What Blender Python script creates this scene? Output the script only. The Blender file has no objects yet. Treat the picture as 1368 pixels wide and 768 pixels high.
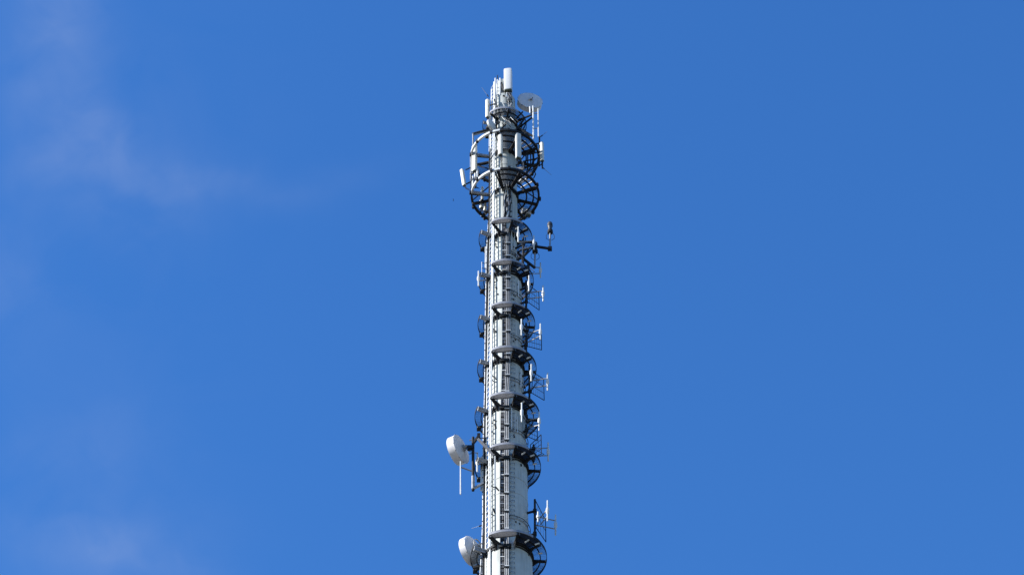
import bpy, math, random
from mathutils import Vector, Matrix

random.seed(7)
rad = math.radians
scene = bpy.context.scene
col = scene.collection

# ------------------------------------------------------------------ camera
F = 3600.0                      # focal length in photo pixels (1368 wide)
D, CZ = 80.8, 1.6               # distance from the mast, eye height
PITCH, YAW, ROLL = rad(51.0), 0.0035, -0.0122
CAM = Vector((0, -D, CZ))
fwd = Vector((math.sin(YAW)*math.cos(PITCH), math.cos(YAW)*math.cos(PITCH), math.sin(PITCH)))
r0 = Vector((math.cos(YAW), -math.sin(YAW), 0))
u0 = r0.cross(fwd)
right = r0*math.cos(ROLL) + u0*math.sin(ROLL)
up = -r0*math.sin(ROLL) + u0*math.cos(ROLL)
cd = bpy.data.cameras.new('camera')
cam = bpy.data.objects.new('camera', cd)
col.objects.link(cam)
cd.sensor_width = 36.0
cd.lens = 36.0*F/1368.0
cd.clip_start, cd.clip_end = 0.5, 20000
M = Matrix((right, up, -fwd)).transposed().to_4x4()
M.translation = CAM
cam.matrix_world = M
scene.camera = cam

# ------------------------------------------------------------------ sky, sun, exposure
SUN_EL, SUN_A = rad(27), rad(14)          # sun stands left of the mast, a little behind the camera
sun_vec = Vector((-math.cos(SUN_A)*math.cos(SUN_EL), -math.sin(SUN_A)*math.cos(SUN_EL), math.sin(SUN_EL)))
w = bpy.data.worlds.new('World')
scene.world = w
w.use_nodes = True
nt = w.node_tree
nt.nodes.clear()
N = nt.nodes.new
out = N('ShaderNodeOutputWorld'); bg = N('ShaderNodeBackground')
sky = N('ShaderNodeTexSky'); sky.sky_type = 'NISHITA'; sky.sun_disc = False
sky.sun_elevation = SUN_EL
sky.sun_rotation = math.atan2(sun_vec.x, sun_vec.y)
sky.altitude = 200; sky.air_density = 1.6; sky.dust_density = 0.0; sky.ozone_density = 10.0
hs = N('ShaderNodeHueSaturation'); hs.inputs['Saturation'].default_value = 1.10
hs.inputs['Hue'].default_value = 0.508
hs.inputs['Value'].default_value = 1.0
# thin cirrus wisps, anywhere in the sky
tc = N('ShaderNodeTexCoord')
mp = N('ShaderNodeMapping'); mp.inputs['Location'].default_value = (7.69, 8.91, 0.8)
mp.inputs['Rotation'].default_value = (0.2, 0.5, 0.3)
n1 = N('ShaderNodeTexNoise'); n1.inputs['Scale'].default_value = 4.2; n1.inputs['Detail'].default_value = 3; n1.inputs['Distortion'].default_value = 0.9
n2 = N('ShaderNodeTexNoise'); n2.inputs['Scale'].default_value = 24; n2.inputs['Detail'].default_value = 4; n2.inputs['Distortion'].default_value = 0.7
rm = N('ShaderNodeMapRange'); rm.inputs[1].default_value = 0.53; rm.inputs[2].default_value = 0.80
rm2 = N('ShaderNodeMapRange'); rm2.inputs[1].default_value = 0.38; rm2.inputs[2].default_value = 0.75
mul = N('ShaderNodeMath'); mul.operation = 'MULTIPLY'
mul2 = N('ShaderNodeMath'); mul2.operation = 'MULTIPLY'; mul2.inputs[1].default_value = 0.125
mix = N('ShaderNodeMix'); mix.data_type = 'RGBA'
mix.inputs['B'].default_value = (3.3, 3.5, 3.8, 1)
L = nt.links.new
L(tc.outputs['Generated'], mp.inputs['Vector'])
L(mp.outputs[0], n1.inputs['Vector']); L(mp.outputs[0], n2.inputs['Vector'])
L(n1.outputs['Fac'], rm.inputs[0]); L(n2.outputs['Fac'], rm2.inputs[0])
L(rm.outputs[0], mul.inputs[0]); L(rm2.outputs[0], mul.inputs[1])
sx = N('ShaderNodeSeparateXYZ'); rm3 = N('ShaderNodeMapRange'); rm3.interpolation_type = 'SMOOTHSTEP'   # the cirrus lies over the western half of the sky
rm3.inputs[1].default_value = -0.05; rm3.inputs[2].default_value = -0.17
mul3 = N('ShaderNodeMath'); mul3.operation = 'MULTIPLY'
L(tc.outputs['Generated'], sx.inputs[0]); L(sx.outputs['X'], rm3.inputs[0])
L(mul.outputs[0], mul3.inputs[0]); L(rm3.outputs[0], mul3.inputs[1]); 
def MN(op, a, b=None):
    n = N('ShaderNodeMath'); n.operation = op
    for k, v in ((0, a), (1, b)):
        if v is None: continue
        if isinstance(v, (int, float)): n.inputs[k].default_value = v
        else: L(v, n.inputs[k])
    return n.outputs[0]
# cirrus strands on a high cloud layer: u, v are positions on that layer
nd = N('ShaderNodeTexNoise'); nd.inputs['Scale'].default_value = 14; nd.inputs['Detail'].default_value = 3
L(tc.outputs['Generated'], nd.inputs['Vector'])
nf = N('ShaderNodeTexNoise'); nf.inputs['Scale'].default_value = 60; nf.inputs['Detail'].default_value = 4; nf.inputs['Distortion'].default_value = 0.5
L(tc.outputs['Generated'], nf.inputs['Vector'])
sc_ = N('ShaderNodeSeparateColor'); L(nd.outputs['Color'], sc_.inputs[0])
zc = MN('MAXIMUM', sx.outputs['Z'], 0.05)
U = MN('ADD', MN('DIVIDE', sx.outputs['X'], zc), MN('MULTIPLY', MN('SUBTRACT', sc_.outputs[0], 0.5), 0.09))
V = MN('ADD', MN('DIVIDE', sx.outputs['Y'], zc), MN('MULTIPLY', MN('SUBTRACT', sc_.outputs[1], 0.5), 0.09))
tot = None
for uc, vc, a, b, rot, amp in ((-.200, .655, .022, .075, .10, 1.0), (-.190, .735, .030, .030, .5, .7), (-.150, .745, .060, .012, 0, .55), (-.262, .765, .014, .05, -.5, .9), (-.205, .985, .035, .022, .4, .9), (-.20, .92, .03, .05, .2, .4),
                               (-.42, .70, .05, .12, .3, .8), (-.36, 1.10, .10, .03, .2, .8)):
    du, dv = MN('SUBTRACT', U, uc), MN('SUBTRACT', V, vc)
    c_, s_ = math.cos(rot), math.sin(rot)
    p_ = MN('DIVIDE', MN('ADD', MN('MULTIPLY', du, c_), MN('MULTIPLY', dv, s_)), a)
    q_ = MN('DIVIDE', MN('SUBTRACT', MN('MULTIPLY', dv, c_), MN('MULTIPLY', du, s_)), b)
    e_ = MN('MULTIPLY', MN('EXPONENT', MN('MULTIPLY', MN('ADD', MN('MULTIPLY', p_, p_), MN('MULTIPLY', q_, q_)), -1.0)), amp)
    tot = e_ if tot is None else MN('ADD', tot, e_)
strand = MN('MULTIPLY', MN('MULTIPLY', tot, MN('MULTIPLY', nf.outputs['Fac'], 1.1)), MN('GREATER_THAN', sx.outputs['Z'], 0.05))
L(MN('ADD', MN('MULTIPLY', mul3.outputs[0], 0.7), strand), mul2.inputs[0]); L(mul2.outputs[0], mix.inputs['Factor'])
L(sky.outputs[0], hs.inputs['Color']); L(hs.outputs[0], mix.inputs['A'])
L(mix.outputs['Result'], bg.inputs['Color']); L(bg.outputs[0], out.inputs[0])
bg.inputs['Strength'].default_value = 0.115

sd = bpy.data.lights.new('sun', 'SUN'); sd.energy = 5.0; sd.angle = rad(0.53); sd.color = (1.0, 0.97, 0.925)
so = bpy.data.objects.new('sun', sd); col.objects.link(so)
so.rotation_euler = sun_vec.to_track_quat('Z', 'Y').to_euler()
so.location = (-60, -30, 140)

vs = scene.view_settings
vs.view_transform = 'Standard'; vs.look = 'None'; vs.exposure = 1.0; vs.gamma = 1.0
vs.use_curve_mapping = False

# ------------------------------------------------------------------ placing by measured photo coordinates
def ray(x, y): return (fwd*F + right*(x-684.0) - up*(y-384.0)).normalized()
def PY(x, y, Y):                      # point on the vertical plane at depth Y behind (+) / before (-) the mast axis
    d = ray(x, y); return CAM + d*((Y-CAM.y)/d.y)
def PA(x, y, phi):                    # point in the vertical plane through the axis at azimuth phi (0 = to camera, + = right)
    d = ray(x, y); n = Vector((math.cos(phi), math.sin(phi), 0))
    return CAM + d*(-(CAM.dot(n))/d.dot(n))
def PR(x, y, R):                      # near point on the cylinder of radius R round the axis
    d = ray(x, y)
    a = d.x*d.x+d.y*d.y; b = 2*(CAM.x*d.x+CAM.y*d.y); c = CAM.x**2+CAM.y**2-R*R
    q = max(b*b-4*a*c, 0.0)
    return CAM + d*((-b-math.sqrt(q))/(2*a))
def proj(p):
    v = p-CAM; z = v.dot(fwd)
    return 684+F*v.dot(right)/z, 384-F*v.dot(up)/z
def HA(y):                            # height of the axis at photo row y
    lo, hi = 10.0, 200.0
    for _ in range(60):
        m = (lo+hi)/2
        if proj(Vector((0, 0, m)))[1] > y: lo = m
        else: hi = m
    return lo
def AX(y): return proj(Vector((0, 0, HA(y))))[0]
def S(y):  return F/((Vector((0, 0, HA(y)))-CAM).dot(fwd))     # px per metre at the axis
def cyl(phi, R, H): return Vector((R*math.sin(phi), -R*math.cos(phi), H))
Z = Vector((0, 0, 1))

# ------------------------------------------------------------------ materials
def mat(name, base, rough=0.5, metal=0.0, var=0.12, scale=6.0, streak=None, bump=0.0, spec=0.5):
    m = bpy.data.materials.new(name); m.use_nodes = True
    t = m.node_tree; b = t.nodes['Principled BSDF']
    b.inputs['Roughness'].default_value = rough; b.inputs['Metallic'].default_value = metal
    b.inputs['Specular IOR Level'].default_value = spec
    g = t.nodes.new('ShaderNodeNewGeometry')
    n = t.nodes.new('ShaderNodeTexNoise'); n.inputs['Scale'].default_value = scale; n.inputs['Detail'].default_value = 6
    t.links.new(g.outputs['Position'], n.inputs['Vector'])
    r = t.nodes.new('ShaderNodeValToRGB')
    r.color_ramp.elements[0].position = 0.3; r.color_ramp.elements[1].position = 0.7
    r.color_ramp.elements[0].color = tuple(c*(1-var) for c in base)+(1,)
    r.color_ramp.elements[1].color = tuple(min(c*(1+var), 0.95) for c in base)+(1,)
    t.links.new(n.outputs['Fac'], r.inputs[0])
    last = r.outputs[0]
    if streak:
        mp = t.nodes.new('ShaderNodeMapping'); mp.inputs['Scale'].default_value = (9, 9, 0.55)
        t.links.new(g.outputs['Position'], mp.inputs['Vector'])
        n2 = t.nodes.new('ShaderNodeTexNoise'); n2.inputs['Scale'].default_value = 1.0; n2.inputs['Detail'].default_value = 7
        t.links.new(mp.outputs[0], n2.inputs['Vector'])
        mr = t.nodes.new('ShaderNodeMapRange'); mr.inputs[1].default_value = 0.48; mr.inputs[2].default_value = 0.78
        mr.inputs[3].default_value = 0.0; mr.inputs[4].default_value = 0.75
        t.links.new(n2.outputs['Fac'], mr.inputs[0])
        mx = t.nodes.new('ShaderNodeMix'); mx.data_type = 'RGBA'
        t.links.new(mr.outputs[0], mx.inputs['Factor']); t.links.new(last, mx.inputs['A'])
        mx.inputs['B'].default_value = tuple(streak)+(1,)
        last = mx.outputs['Result']
    t.links.new(last, b.inputs['Base Color'])
    if bump:
        bp = t.nodes.new('ShaderNodeBump'); bp.inputs['Strength'].default_value = bump; bp.inputs['Distance'].default_value = 0.02
        t.links.new(n.outputs['Fac'], bp.inputs['Height']); t.links.new(bp.outputs[0], b.inputs['Normal'])
    return m
MT = dict(
    paint=mat('weathered_white_paint', (0.42, 0.435, 0.41), 0.6, 0, 0.08, 2.5, streak=(0.23, 0.235, 0.21), bump=0.08, spec=0.2),
    ladder=mat('galvanised_pale', (0.56, 0.57, 0.56), 0.5, 0.0, 0.15, 9),
    galv=mat('galvanised_steel', (0.22, 0.23, 0.24), 0.48, 0.3, 0.25, 7),
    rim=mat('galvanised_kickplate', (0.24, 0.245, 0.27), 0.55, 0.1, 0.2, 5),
    dark=mat('dark_weathered_shaded_steel', (0.018, 0.019, 0.021), 0.65, 0.0, 0.4, 6, spec=0.15),
    grate=mat('grating_steel', (0.035, 0.04, 0.05), 0.6, 0.0, 0.3, 6, spec=0.2),
    plate=mat('pale_plate', (0.78, 0.76, 0.78), 0.5, 0.0, 0.12, 8),
    radome=mat('cream_radome', (0.56, 0.545, 0.48), 0.45, 0, 0.05, 4, streak=(0.45, 0.43, 0.37)),
    white=mat('white_radome', (0.58, 0.58, 0.57), 0.4, 0, 0.04, 4),
    dish=mat('pale_grey_dish', (0.58, 0.57, 0.59), 0.5, 0, 0.05, 5, streak=(0.46, 0.45, 0.45)),
    dipole=mat('pale_fibreglass', (0.52, 0.53, 0.51), 0.45, 0, 0.1, 9),
    cable=mat('black_cable', (0.015, 0.015, 0.016), 0.65, 0, 0.4, 12, spec=0.15),
    greycable=mat('grey_cable', (0.16, 0.16, 0.17), 0.55, 0, 0.3, 12),
    greenish=mat('olive_endcap', (0.10, 0.12, 0.09), 0.6, 0, 0.2, 8),
    glass=mat('smoky_lamp_cap', (0.035, 0.04, 0.05), 0.55, 0, 0.1, 8),
    grass=mat('meadow', (0.105, 0.10, 0.085), 0.9, 0, 0.45, 0.05),
    concrete=mat('concrete', (0.32, 0.31, 0.29), 0.85, 0, 0.15, 1.5, bump=0.2),
    feather=mat('dark_feathers', (0.04, 0.038, 0.035), 0.8, 0, 0.2, 30),
)

# ------------------------------------------------------------------ mesh building
class MB:
    def __init__(s): s.v = []; s.f = []; s.sm = []
    def add(s, vs, fs, smooth=False):
        o = len(s.v); s.v += [Vector(p) for p in vs]
        s.f += [tuple(i+o for i in f) for f in fs]; s.sm += [smooth]*len(fs); return s
    def box(s, c, x, y, z):           # half-axis vectors
        c = Vector(c)
        P = [c+x*a+y*b+z*d for d in (-1, 1) for a, b in ((-1, -1), (1, -1), (1, 1), (-1, 1))]
        return s.add(P, [(3, 2, 1, 0), (4, 5, 6, 7), (0, 1, 5, 4), (1, 2, 6, 5), (2, 3, 7, 6), (3, 0, 4, 7)])
    def beam(s, a, b, wd, ht, upv=Z):
        a, b = Vector(a), Vector(b); d = b-a; l = d.length; d.normalize()
        sd = d.cross(upv)
        if sd.length < 1e-4: sd = d.cross(Vector((0, 1, 0)))
        sd.normalize(); n = sd.cross(d)
        return s.box((a+b)/2, d*(l/2), sd*(wd/2), n*(ht/2))
    def tube(s, pts, r, n=8, cap=True):
        pts = [Vector(p) for p in pts]
        rs = r if isinstance(r, (list, tuple)) else [r]*len(pts)
        V = []; prev = None
        for i, p in enumerate(pts):
            d = (pts[min(i+1, len(pts)-1)]-pts[max(i-1, 0)])
            if d.length < 1e-6: d = pts[-1]-pts[0]
            d.normalize()
            if prev is None:
                a = d.cross(Vector((0.3, 0.9, 0.1)) if abs(d.z) > .9 else Z).normalized()
            else:
                a = (prev-d*prev.dot(d)).normalized()
            prev = a; b = d.cross(a)
            V += [p+(a*math.cos(2*math.pi*k/n)+b*math.sin(2*math.pi*k/n))*rs[i] for k in range(n)]
        fs = []
        for i in range(len(pts)-1):
            for k in range(n):
                k2 = (k+1) % n
                fs.append((i*n+k, i*n+k2, (i+1)*n+k2, (i+1)*n+k))
        o = len(s.v); s.add(V, fs, True)
        if cap:
            s.f += [tuple(o+k for k in reversed(range(n))), tuple(o+(len(pts)-1)*n+k for k in range(n))]; s.sm += [False]*2
        return s
    def arc(s, R0, R1, z0, z1, a0, a1, seg, smooth=False):   # annular sector with rectangular section
        full = abs(a1-a0) > 2*math.pi-1e-3
        m = seg if full else seg+1
        V = []
        for i in range(m):
            a = a0+(a1-a0)*i/seg
            V += [cyl(a, R0, z0), cyl(a, R1, z0), cyl(a, R1, z1), cyl(a, R0, z1)]
        fs = []
        for i in range(seg):
            j = (i+1) % m
            for k in range(4):
                k2 = (k+1) % 4
                fs.append((i*4+k, j*4+k, j*4+k2, i*4+k2))
        if not full: fs += [(0, 1, 2, 3), tuple((m-1)*4+k for k in (3, 2, 1, 0))]
        return s.add(V, fs, smooth)
    def lathe(s, o, axis, prof, n=40, smooth=True, side=None):     # prof: list of (along axis, radius)
        o = Vector(o); ax = Vector(axis).normalized()
        a = ax.cross(Z if abs(ax.z) < .9 else Vector((1, 0, 0))).normalized(); b = ax.cross(a)
        V = []
        for t, r in prof:
            V += [o+ax*t+(a*math.cos(2*math.pi*k/n)+b*math.sin(2*math.pi*k/n))*max(r, 1e-4) for k in range(n)]
        fs = [(i*n+k, i*n+(k+1) % n, (i+1)*n+(k+1) % n, (i+1)*n+k) for i in range(len(prof)-1) for k in range(n)]
        return s.add(V, fs, smooth)
    def build(s, name, m, parent=None, kind=None, label=None, sharp=True):
        off = root_loc(parent) if parent else Vector((0, 0, 0))
        me = bpy.data.meshes.new(name)
        me.from_pydata([tuple(p-off) for p in s.v], [], s.f)
        me.polygons.foreach_set('use_smooth', s.sm)
        me.update()
        if any(s.sm):
            try: me.set_sharp_from_angle(angle=rad(38))
            except Exception: pass
        me.materials.append(MT[m])
        o = bpy.data.objects.new(name, me); col.objects.link(o)
        if parent: o.parent = parent
        if kind: o['kind'] = kind
        if label: o['label'] = label
        return o
def root_loc(o):
    while o.parent: o = o.parent
    return o.location.copy()
def thing(name, label, cat, loc, group=None):
    o = bpy.data.objects.new(name, None); col.objects.link(o)
    o.empty_display_size = 0.2
    o.location = loc; o['label'] = label; o['category'] = cat
    if group: o['group'] = group
    return o
def share(name, me, parent, mw):       # another part with shared mesh; mw = world matrix
    o = bpy.data.objects.new(name, me); col.objects.link(o)
    o.parent = parent
    o.matrix_local = Matrix.Translation(-root_loc(parent)) @ mw
    return o
def frame(p, x, y, z):
    m = Matrix((x, y, z)).transposed().to_4x4(); m.translation = p; return m

# ------------------------------------------------------------------ ground
g = MB(); G = 6000
g.add([(-G, -G, 0), (G, -G, 0), (G, G, 0), (-G, G, 0)], [(0, 1, 2, 3)])
g.build('ground', 'grass', kind='structure')

# ------------------------------------------------------------------ the mast
LV = [745, 625, 557, 493, 433.5, 376, 320, 262, 211, 168]       # platform rows on the axis
SEC = [(745, 711), (690, 705.4), (592, 702.8), (508, 699.3), (458, 698.0), (398, 697.0), (345, 690.8), (290, 691.2), (226, 690.2), (178, 689.5), (140, 688.2)]
HL = [HA(y) for y in LV]
HTOP = HA(114)
secs = []
for i, (y, xr) in enumerate(SEC):
    secs.append(((HL[i-1] if i else 0.0), (HL[i] if i < len(HL) else HTOP), (xr-AX(y))/S(y)))
HT1 = HA(136); a_, b_, r_ = secs[-1]; secs[-1] = (a_, HT1, r_); secs.append((HT1, HTOP, r_*.74))
def rb(H):
    for a, b, r in secs:
        if a <= H < b: return r
    return secs[-1][2]
tower = thing('telecom_mast', 'tall stepped white steel telecommunications mast carrying all platforms and antennas', 'mast', (0, 0, 0))
for i, (a, b, r) in enumerate(secs):
    m = MB()
    ra = r*1.02 if i else 1.75
    m.lathe((0, 0, 0), Z, [(a, 0.02), (a, ra), (b, r)] + ([] if i < len(secs)-1 else [(b+.03, r*.8), (b+.04, 0)]), 72)
    m.build('shaft_section', 'paint', tower)
    # flange at each joint
    if i:
        f = MB(); f.arc(r*.9, ra+0.035, a-0.10, a-0.02, 0, 2*math.pi, 64, True)
        f.build('flange', 'galv', tower)
for y in (676, 655, 604, 540, 477, 415, 365, 232, 160, 151):
    H = HA(y); r = rb(H); f = MB(); f.arc(r-.02, r+0.018, H, H+.045, 0, 2*math.pi, 64, True); f.build('joint_band', 'paint', tower)
f = MB(); f.lathe((0, 0, 0), Z, [(-.5, 0), (-.5, 3.2), (.35, 3.2), (.4, 3.1), (.4, 0)], 8, False); f.build('foundation', 'concrete', tower)
# small dark clamps bolted to the shaded side
for x, y in ((689, 697), (694, 699.5), (687.5, 515), (688.5, 454), (686, 414+42), (686, 394), (688, 396), (685.5, 400), (685, 340), (688, 341.5), (684, 344.5), (686.5, 581), (687, 583.5), (696, 621)):
    H = rb(PY(x, y, -.8).z); p = PR(x, y, H+.01); nrm = Vector((p.x, p.y, 0)).normalized(); t = Z.cross(nrm)
    MB().box(p, t*.028, nrm*.03, Z*random.uniform(.03, .075)).build('clamp', 'dark', tower)
for x0, y0, x1, y1 in ((659, 679, 661.2, 685), (658, 502, 663, 506.5), (657.8, 473, 663, 477.5), (658.2, 439, 663, 443.5), (659, 413, 663, 417), (659.5, 376, 661, 377), (662.5, 371, 663.3, 375), (662.5, 383, 663, 386), (664, 392, 665, 393.5), (660, 561, 662.5, 562.5), (656, 564, 658, 565), (661, 566, 662, 572), (657, 730, 660.5, 735), (655.5, 712, 657, 713), (660, 326, 661, 327.5), (663, 329, 663.7, 331)):
    a, b = [PR(x, y, rb(PY(x, y, -.9).z)+.03) for x, y in ((x0, y0), (x1, y1))]
    MB().beam(a, b, .045, .05).build('cleat', 'dark', tower)
# step irons right of the cable channel
st = MB()
st.beam((0, 0, 0), (0, -.09, 0), .016, .016); st.beam((.17, 0, 0), (.17, -.09, 0), .016, .016); st.beam((-.008, -.09, 0), (.178, -.09, 0), .018, .018)
me = None
k = 0; y = 765.0
while y > 352:
    ok = not any(abs(y-q) < 5 for q in (710, 716, 593, 530, 468, 408))
    if ok:
        x = 681.4 + (680.8-681.4)*0 if y > 540 else 682.2
        p = PR(x+0.6, y, rb(PY(x, y, -.9).z)-.005); nrm = Vector((p.x, p.y, 0)).normalized(); t = Z.cross(nrm)
        if me is None:
            o0 = st.build('step_iron', 'galv', tower); me = o0.data; col.objects.unlink(o0); bpy.data.objects.remove(o0)
        share('step_iron', me, tower, frame(p, t, -nrm, Z))
    y -= 6.3*S(y)/31.0; k += 1
# stand-off hoops (ring conduit) above each platform
HOOPS = (690, 574, 506, 448.5, 390, 338)
HOOPN = ('just above the lowest platform', 'above the platform level with the big tilted drum dish', 'beside the widest-armed dipole pair with tall grid', 'beside the dipole pair with the square wire grid', 'beside the dipoles with the small sloping grid', 'under the uppermost small platform')
for y, nm in zip(HOOPS, HOOPN):
    p = PR(683, y, rb(PY(683, y, -.9).z)); H = p.z; r = rb(H)
    t = thing('ring_conduit', 'thin dark hoop on the shaft ' + nm, 'conduit', (0, 0, H))
    m = MB(); m.tube([cyl(rad(a), r+.09, H) for a in range(-2, 200, 6)], .016, 6); m.build('hoop', 'dark', t)
    m = MB(); m.tube([cyl(rad(a), r+.02, H-.10) for a in range(-2, 200, 6)], .014, 6); m.build('lower_hoop', 'greycable', t)
    for a in range(4, 190, 22):
        MB().beam(cyl(rad(a), r-.02, H), cyl(rad(a), r+.10, H), .03, .035).build('stud', 'galv', t)

# ------------------------------------------------------------------ platforms
def grating(a0, a1, ri, ro, H, p=0.017, h=0.015):
    m = MB(); r = ri+.01; seg = max(2, int((a1-a0)/rad(9)))
    while r < ro:
        m.arc(r-.0015, r+.0015, H-h, H, a0, a1, seg); r += p
    n = max(2, int((a1-a0)*ro/.10))
    for i in range(n+1):
        a = a0+(a1-a0)*i/n
        m.beam(cyl(a, ri, H-.006), cyl(a, ro, H-.006), .003, .006)
    return m
def platform(i, R, beams, sectors, label, name='ring_platform', rim_from=-30, rim_to=294, chord=(-30, 15), big=False, mids=(0.55,)):
    H = HL[i]; r = rb(H-.2)
    t = thing(name, label, 'platform', (0, 0, H), 'ring platforms round the mast' if not big else 'large antenna rings round the mast')
    m = MB()
    wd = .022 if not big else .10
    ht = .13 if not big else .14
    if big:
        for a0, a1, mm in ((-78, -8, 'ladder'), (-7.8, 104, 'dark'), (104.2, 192, 'dark'), (192.2, 281.8, 'dark')):  # sun and shade put into the colour: front-left arc pale, the rest dark
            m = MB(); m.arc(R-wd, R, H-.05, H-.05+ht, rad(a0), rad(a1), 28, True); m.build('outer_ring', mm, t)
    else:
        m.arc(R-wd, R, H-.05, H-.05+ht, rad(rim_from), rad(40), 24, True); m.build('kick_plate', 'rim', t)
        m = MB(); m.arc(R-wd, R, H-.05, H-.05+ht, rad(40.2), rad(rim_to), 64, True); m.build('kick_plate', 'dark', t)  # rear of the kick plate coloured dark for its shade, front kept lighter
    m = MB(); m.arc(r-.01, r+.08, H-.20, H-.055, rad(18), rad(330), 56, True); m.build('collar', 'dark', t)
    m = MB(); m.arc(r-.01, r+.045, H-.33, H-.27, rad(18), rad(330), 56, True); m.build('collar_band', 'dark', t)
    for q in mids:
        rr = r+(R-r)*q
        e_ = .035 if big else .02
        m = MB(); m.arc(rr-e_, rr+e_, H-.09, H-.035, rad(-12 if big else (chord[1] if chord else rim_from)), rad(200 if big else rim_to), 64, True); m.build('support_ring', 'dark', t)
    for k, b in enumerate(beams):
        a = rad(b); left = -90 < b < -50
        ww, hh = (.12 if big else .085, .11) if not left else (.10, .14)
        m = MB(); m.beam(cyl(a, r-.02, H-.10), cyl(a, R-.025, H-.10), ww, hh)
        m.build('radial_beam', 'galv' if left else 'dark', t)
        g2 = MB(); tt = Vector((math.cos(a), math.sin(a), 0)); rr_ = Vector((math.sin(a), -math.cos(a), 0))
        p0 = cyl(a, r+.0, H-.15)
        g2.add([p0-tt*.02, p0-tt*.02-Z*.28, p0-tt*.02+rr_*.30, p0+tt*.02, p0+tt*.02-Z*.28, p0+tt*.02+rr_*.30],
               [(0, 1, 2), (5, 4, 3), (0, 3, 4, 1), (1, 4, 5, 2), (2, 5, 3, 0)])
        g2.build('gusset', 'dark', t)
        # bolted end plate at the rim
        MB().box(cyl(a, R-.05, H-.10), tt*.07, rr_*.012, Z*.055).build('end_plate', 'galv', t)
    for a0, a1 in sectors:
        if not big and a0 in (12, 15):
            grating(rad(a0)+.03, rad(a1)-.03, r+.06, R-wd-.004, H-.012, .017, .027 if i < 5 else .019).build('grating_panel', 'grate', t)
            continue
        gm = grating(rad(a0)+.03, rad(a1)-.03, r+.06, R-wd-.004, H-.012)
        gm.build('grating_panel', 'grate', t)
    if not big:
        a = rad(rim_to-46); MB().box(cyl(a-.06, R-.05, H-.08), Vector((.10, 0, 0)), Vector((0, .07, 0)), Z*.10).build('corner_bracket', 'dark', t)
    if chord:
        MB().beam(cyl(rad(-30), R*.96, H-.09), cyl(rad(-10), r+.02, H-.40), .09, .09).build('knee_brace', 'dark', t)
        m = MB(); m.arc(r+.02, r+.20, H-.48, H-.34, rad(-20), rad(6), 8); m.build('cable_guard', 'dark', t)
        MB().tube([cyl(rad(-66), r+.05, H-.02), cyl(rad(-66), R-.03, H-.02)], .085, 14).build('outrigger_tube', 'galv', t)
        a0, a1 = rad(chord[0]), rad(chord[1]); n = 14
        A = [cyl(a0+(a1-a0)*j/n, R-wd-.006, H-.02) for j in range(n+1)]
        A += [cyl(a1, R*.86, H-.02), cyl(a0, R*.86, H-.02)]; n += 2
        top = [p+Z*.008 for p in A]
        m = MB(); m.add(A+top, [tuple(range(n+1)), tuple(reversed(range(n+1, 2*n+2)))]+[(j, n+1+j, n+2+j, j+1) for j in range(n)]+[(n, 2*n+1, n+1, 0)])
        m.build('floor_plate', 'plate', t)
        m = MB(); m.beam(A[-1]-Z*.02, A[-2]-Z*.02, .03, .04); m.build('edge_angle', 'galv', t)
        for b, q in ((33, .45), (50, .72), (72, .5)):  # pale stubs added to stand for sunlit bits between the beams
            a = rad(b); MB().tube([cyl(a, r+(R-r)*q, H-.16), cyl(a+.08, r+(R-r)*(q+.22), H-.06)], .035, 8).build('sunlit_stub', 'ladder', t)
    return t, H, r
def Rpx(y, l, r_): return (r_-l)/2/S(y)
BE = [-30, 15, 57, 95, 142, 188, -112, -66]
SECT = [(15, 57), (57, 95), (95, 142), (142, 188), (188, 248), (248, 294)]
PLAB = ['lowest ring platform, beside the lower white drum dish and grid antenna',
        'grating ring platform at the height of the big tilted drum dish on its bracket',
        'ring platform next above the level of the big tilted drum dish',
        'grating ring platform with the wide-armed dipole and rectangular grid just below it',
        'middle ring platform, third below the large lower ring',
        'second ring platform below the large lower ring, below the two dark-collared lamps',
        'uppermost small ring platform right below the large lower ring']
RP = [51.3/S(745), 44.4/S(625), 43.7/S(557), 39.7/S(493), 38.5/S(433), 37.1/S(376), 36.0/S(320)]
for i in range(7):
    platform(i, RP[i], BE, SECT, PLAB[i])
BB = [-12, 26, 68, 107, 145, 190, -135, -104, -78]
RB = 46.2/S(262)
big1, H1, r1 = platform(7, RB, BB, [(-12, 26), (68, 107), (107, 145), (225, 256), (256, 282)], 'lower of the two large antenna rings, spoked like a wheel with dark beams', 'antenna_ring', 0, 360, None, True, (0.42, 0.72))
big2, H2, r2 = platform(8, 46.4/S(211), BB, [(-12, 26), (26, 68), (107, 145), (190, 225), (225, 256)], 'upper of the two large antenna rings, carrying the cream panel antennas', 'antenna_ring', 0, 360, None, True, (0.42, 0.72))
platform(9, 29.6/S(168), [-40, 12, 62, 105, 150, 200, -110, -75], [(-40, 11.9), (11.9, 62), (62, 105), (105, 150), (150, 200), (250, 285)], 'smallest grating platform just below the white mast top', 'ring_platform', -40, 285, None)
# paired second beams of the large rings and cross struts coloured pale to stand for sunlit beams
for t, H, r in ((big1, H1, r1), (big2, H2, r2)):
    for b in (-17, 31, 73, -83):
        a = rad(b); MB().beam(cyl(a, r, H-.10), cyl(a, RB-.1, H-.10), .05, .08).build('radial_beam', 'dark', t)
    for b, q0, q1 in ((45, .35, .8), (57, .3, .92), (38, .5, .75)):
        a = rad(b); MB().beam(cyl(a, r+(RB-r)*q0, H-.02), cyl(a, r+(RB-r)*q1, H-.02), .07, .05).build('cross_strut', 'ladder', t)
    for b in range(0, 360, 30):
        a = rad(b+7); tt = Vector((math.cos(a), math.sin(a), 0)); rr_ = Vector((math.sin(a), -math.cos(a), 0))
        MB().box(cyl(a, RB+.01, H+.02), tt*.06, rr_*.06, Z*.10).build('ring_clamp', 'dark', t)
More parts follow.
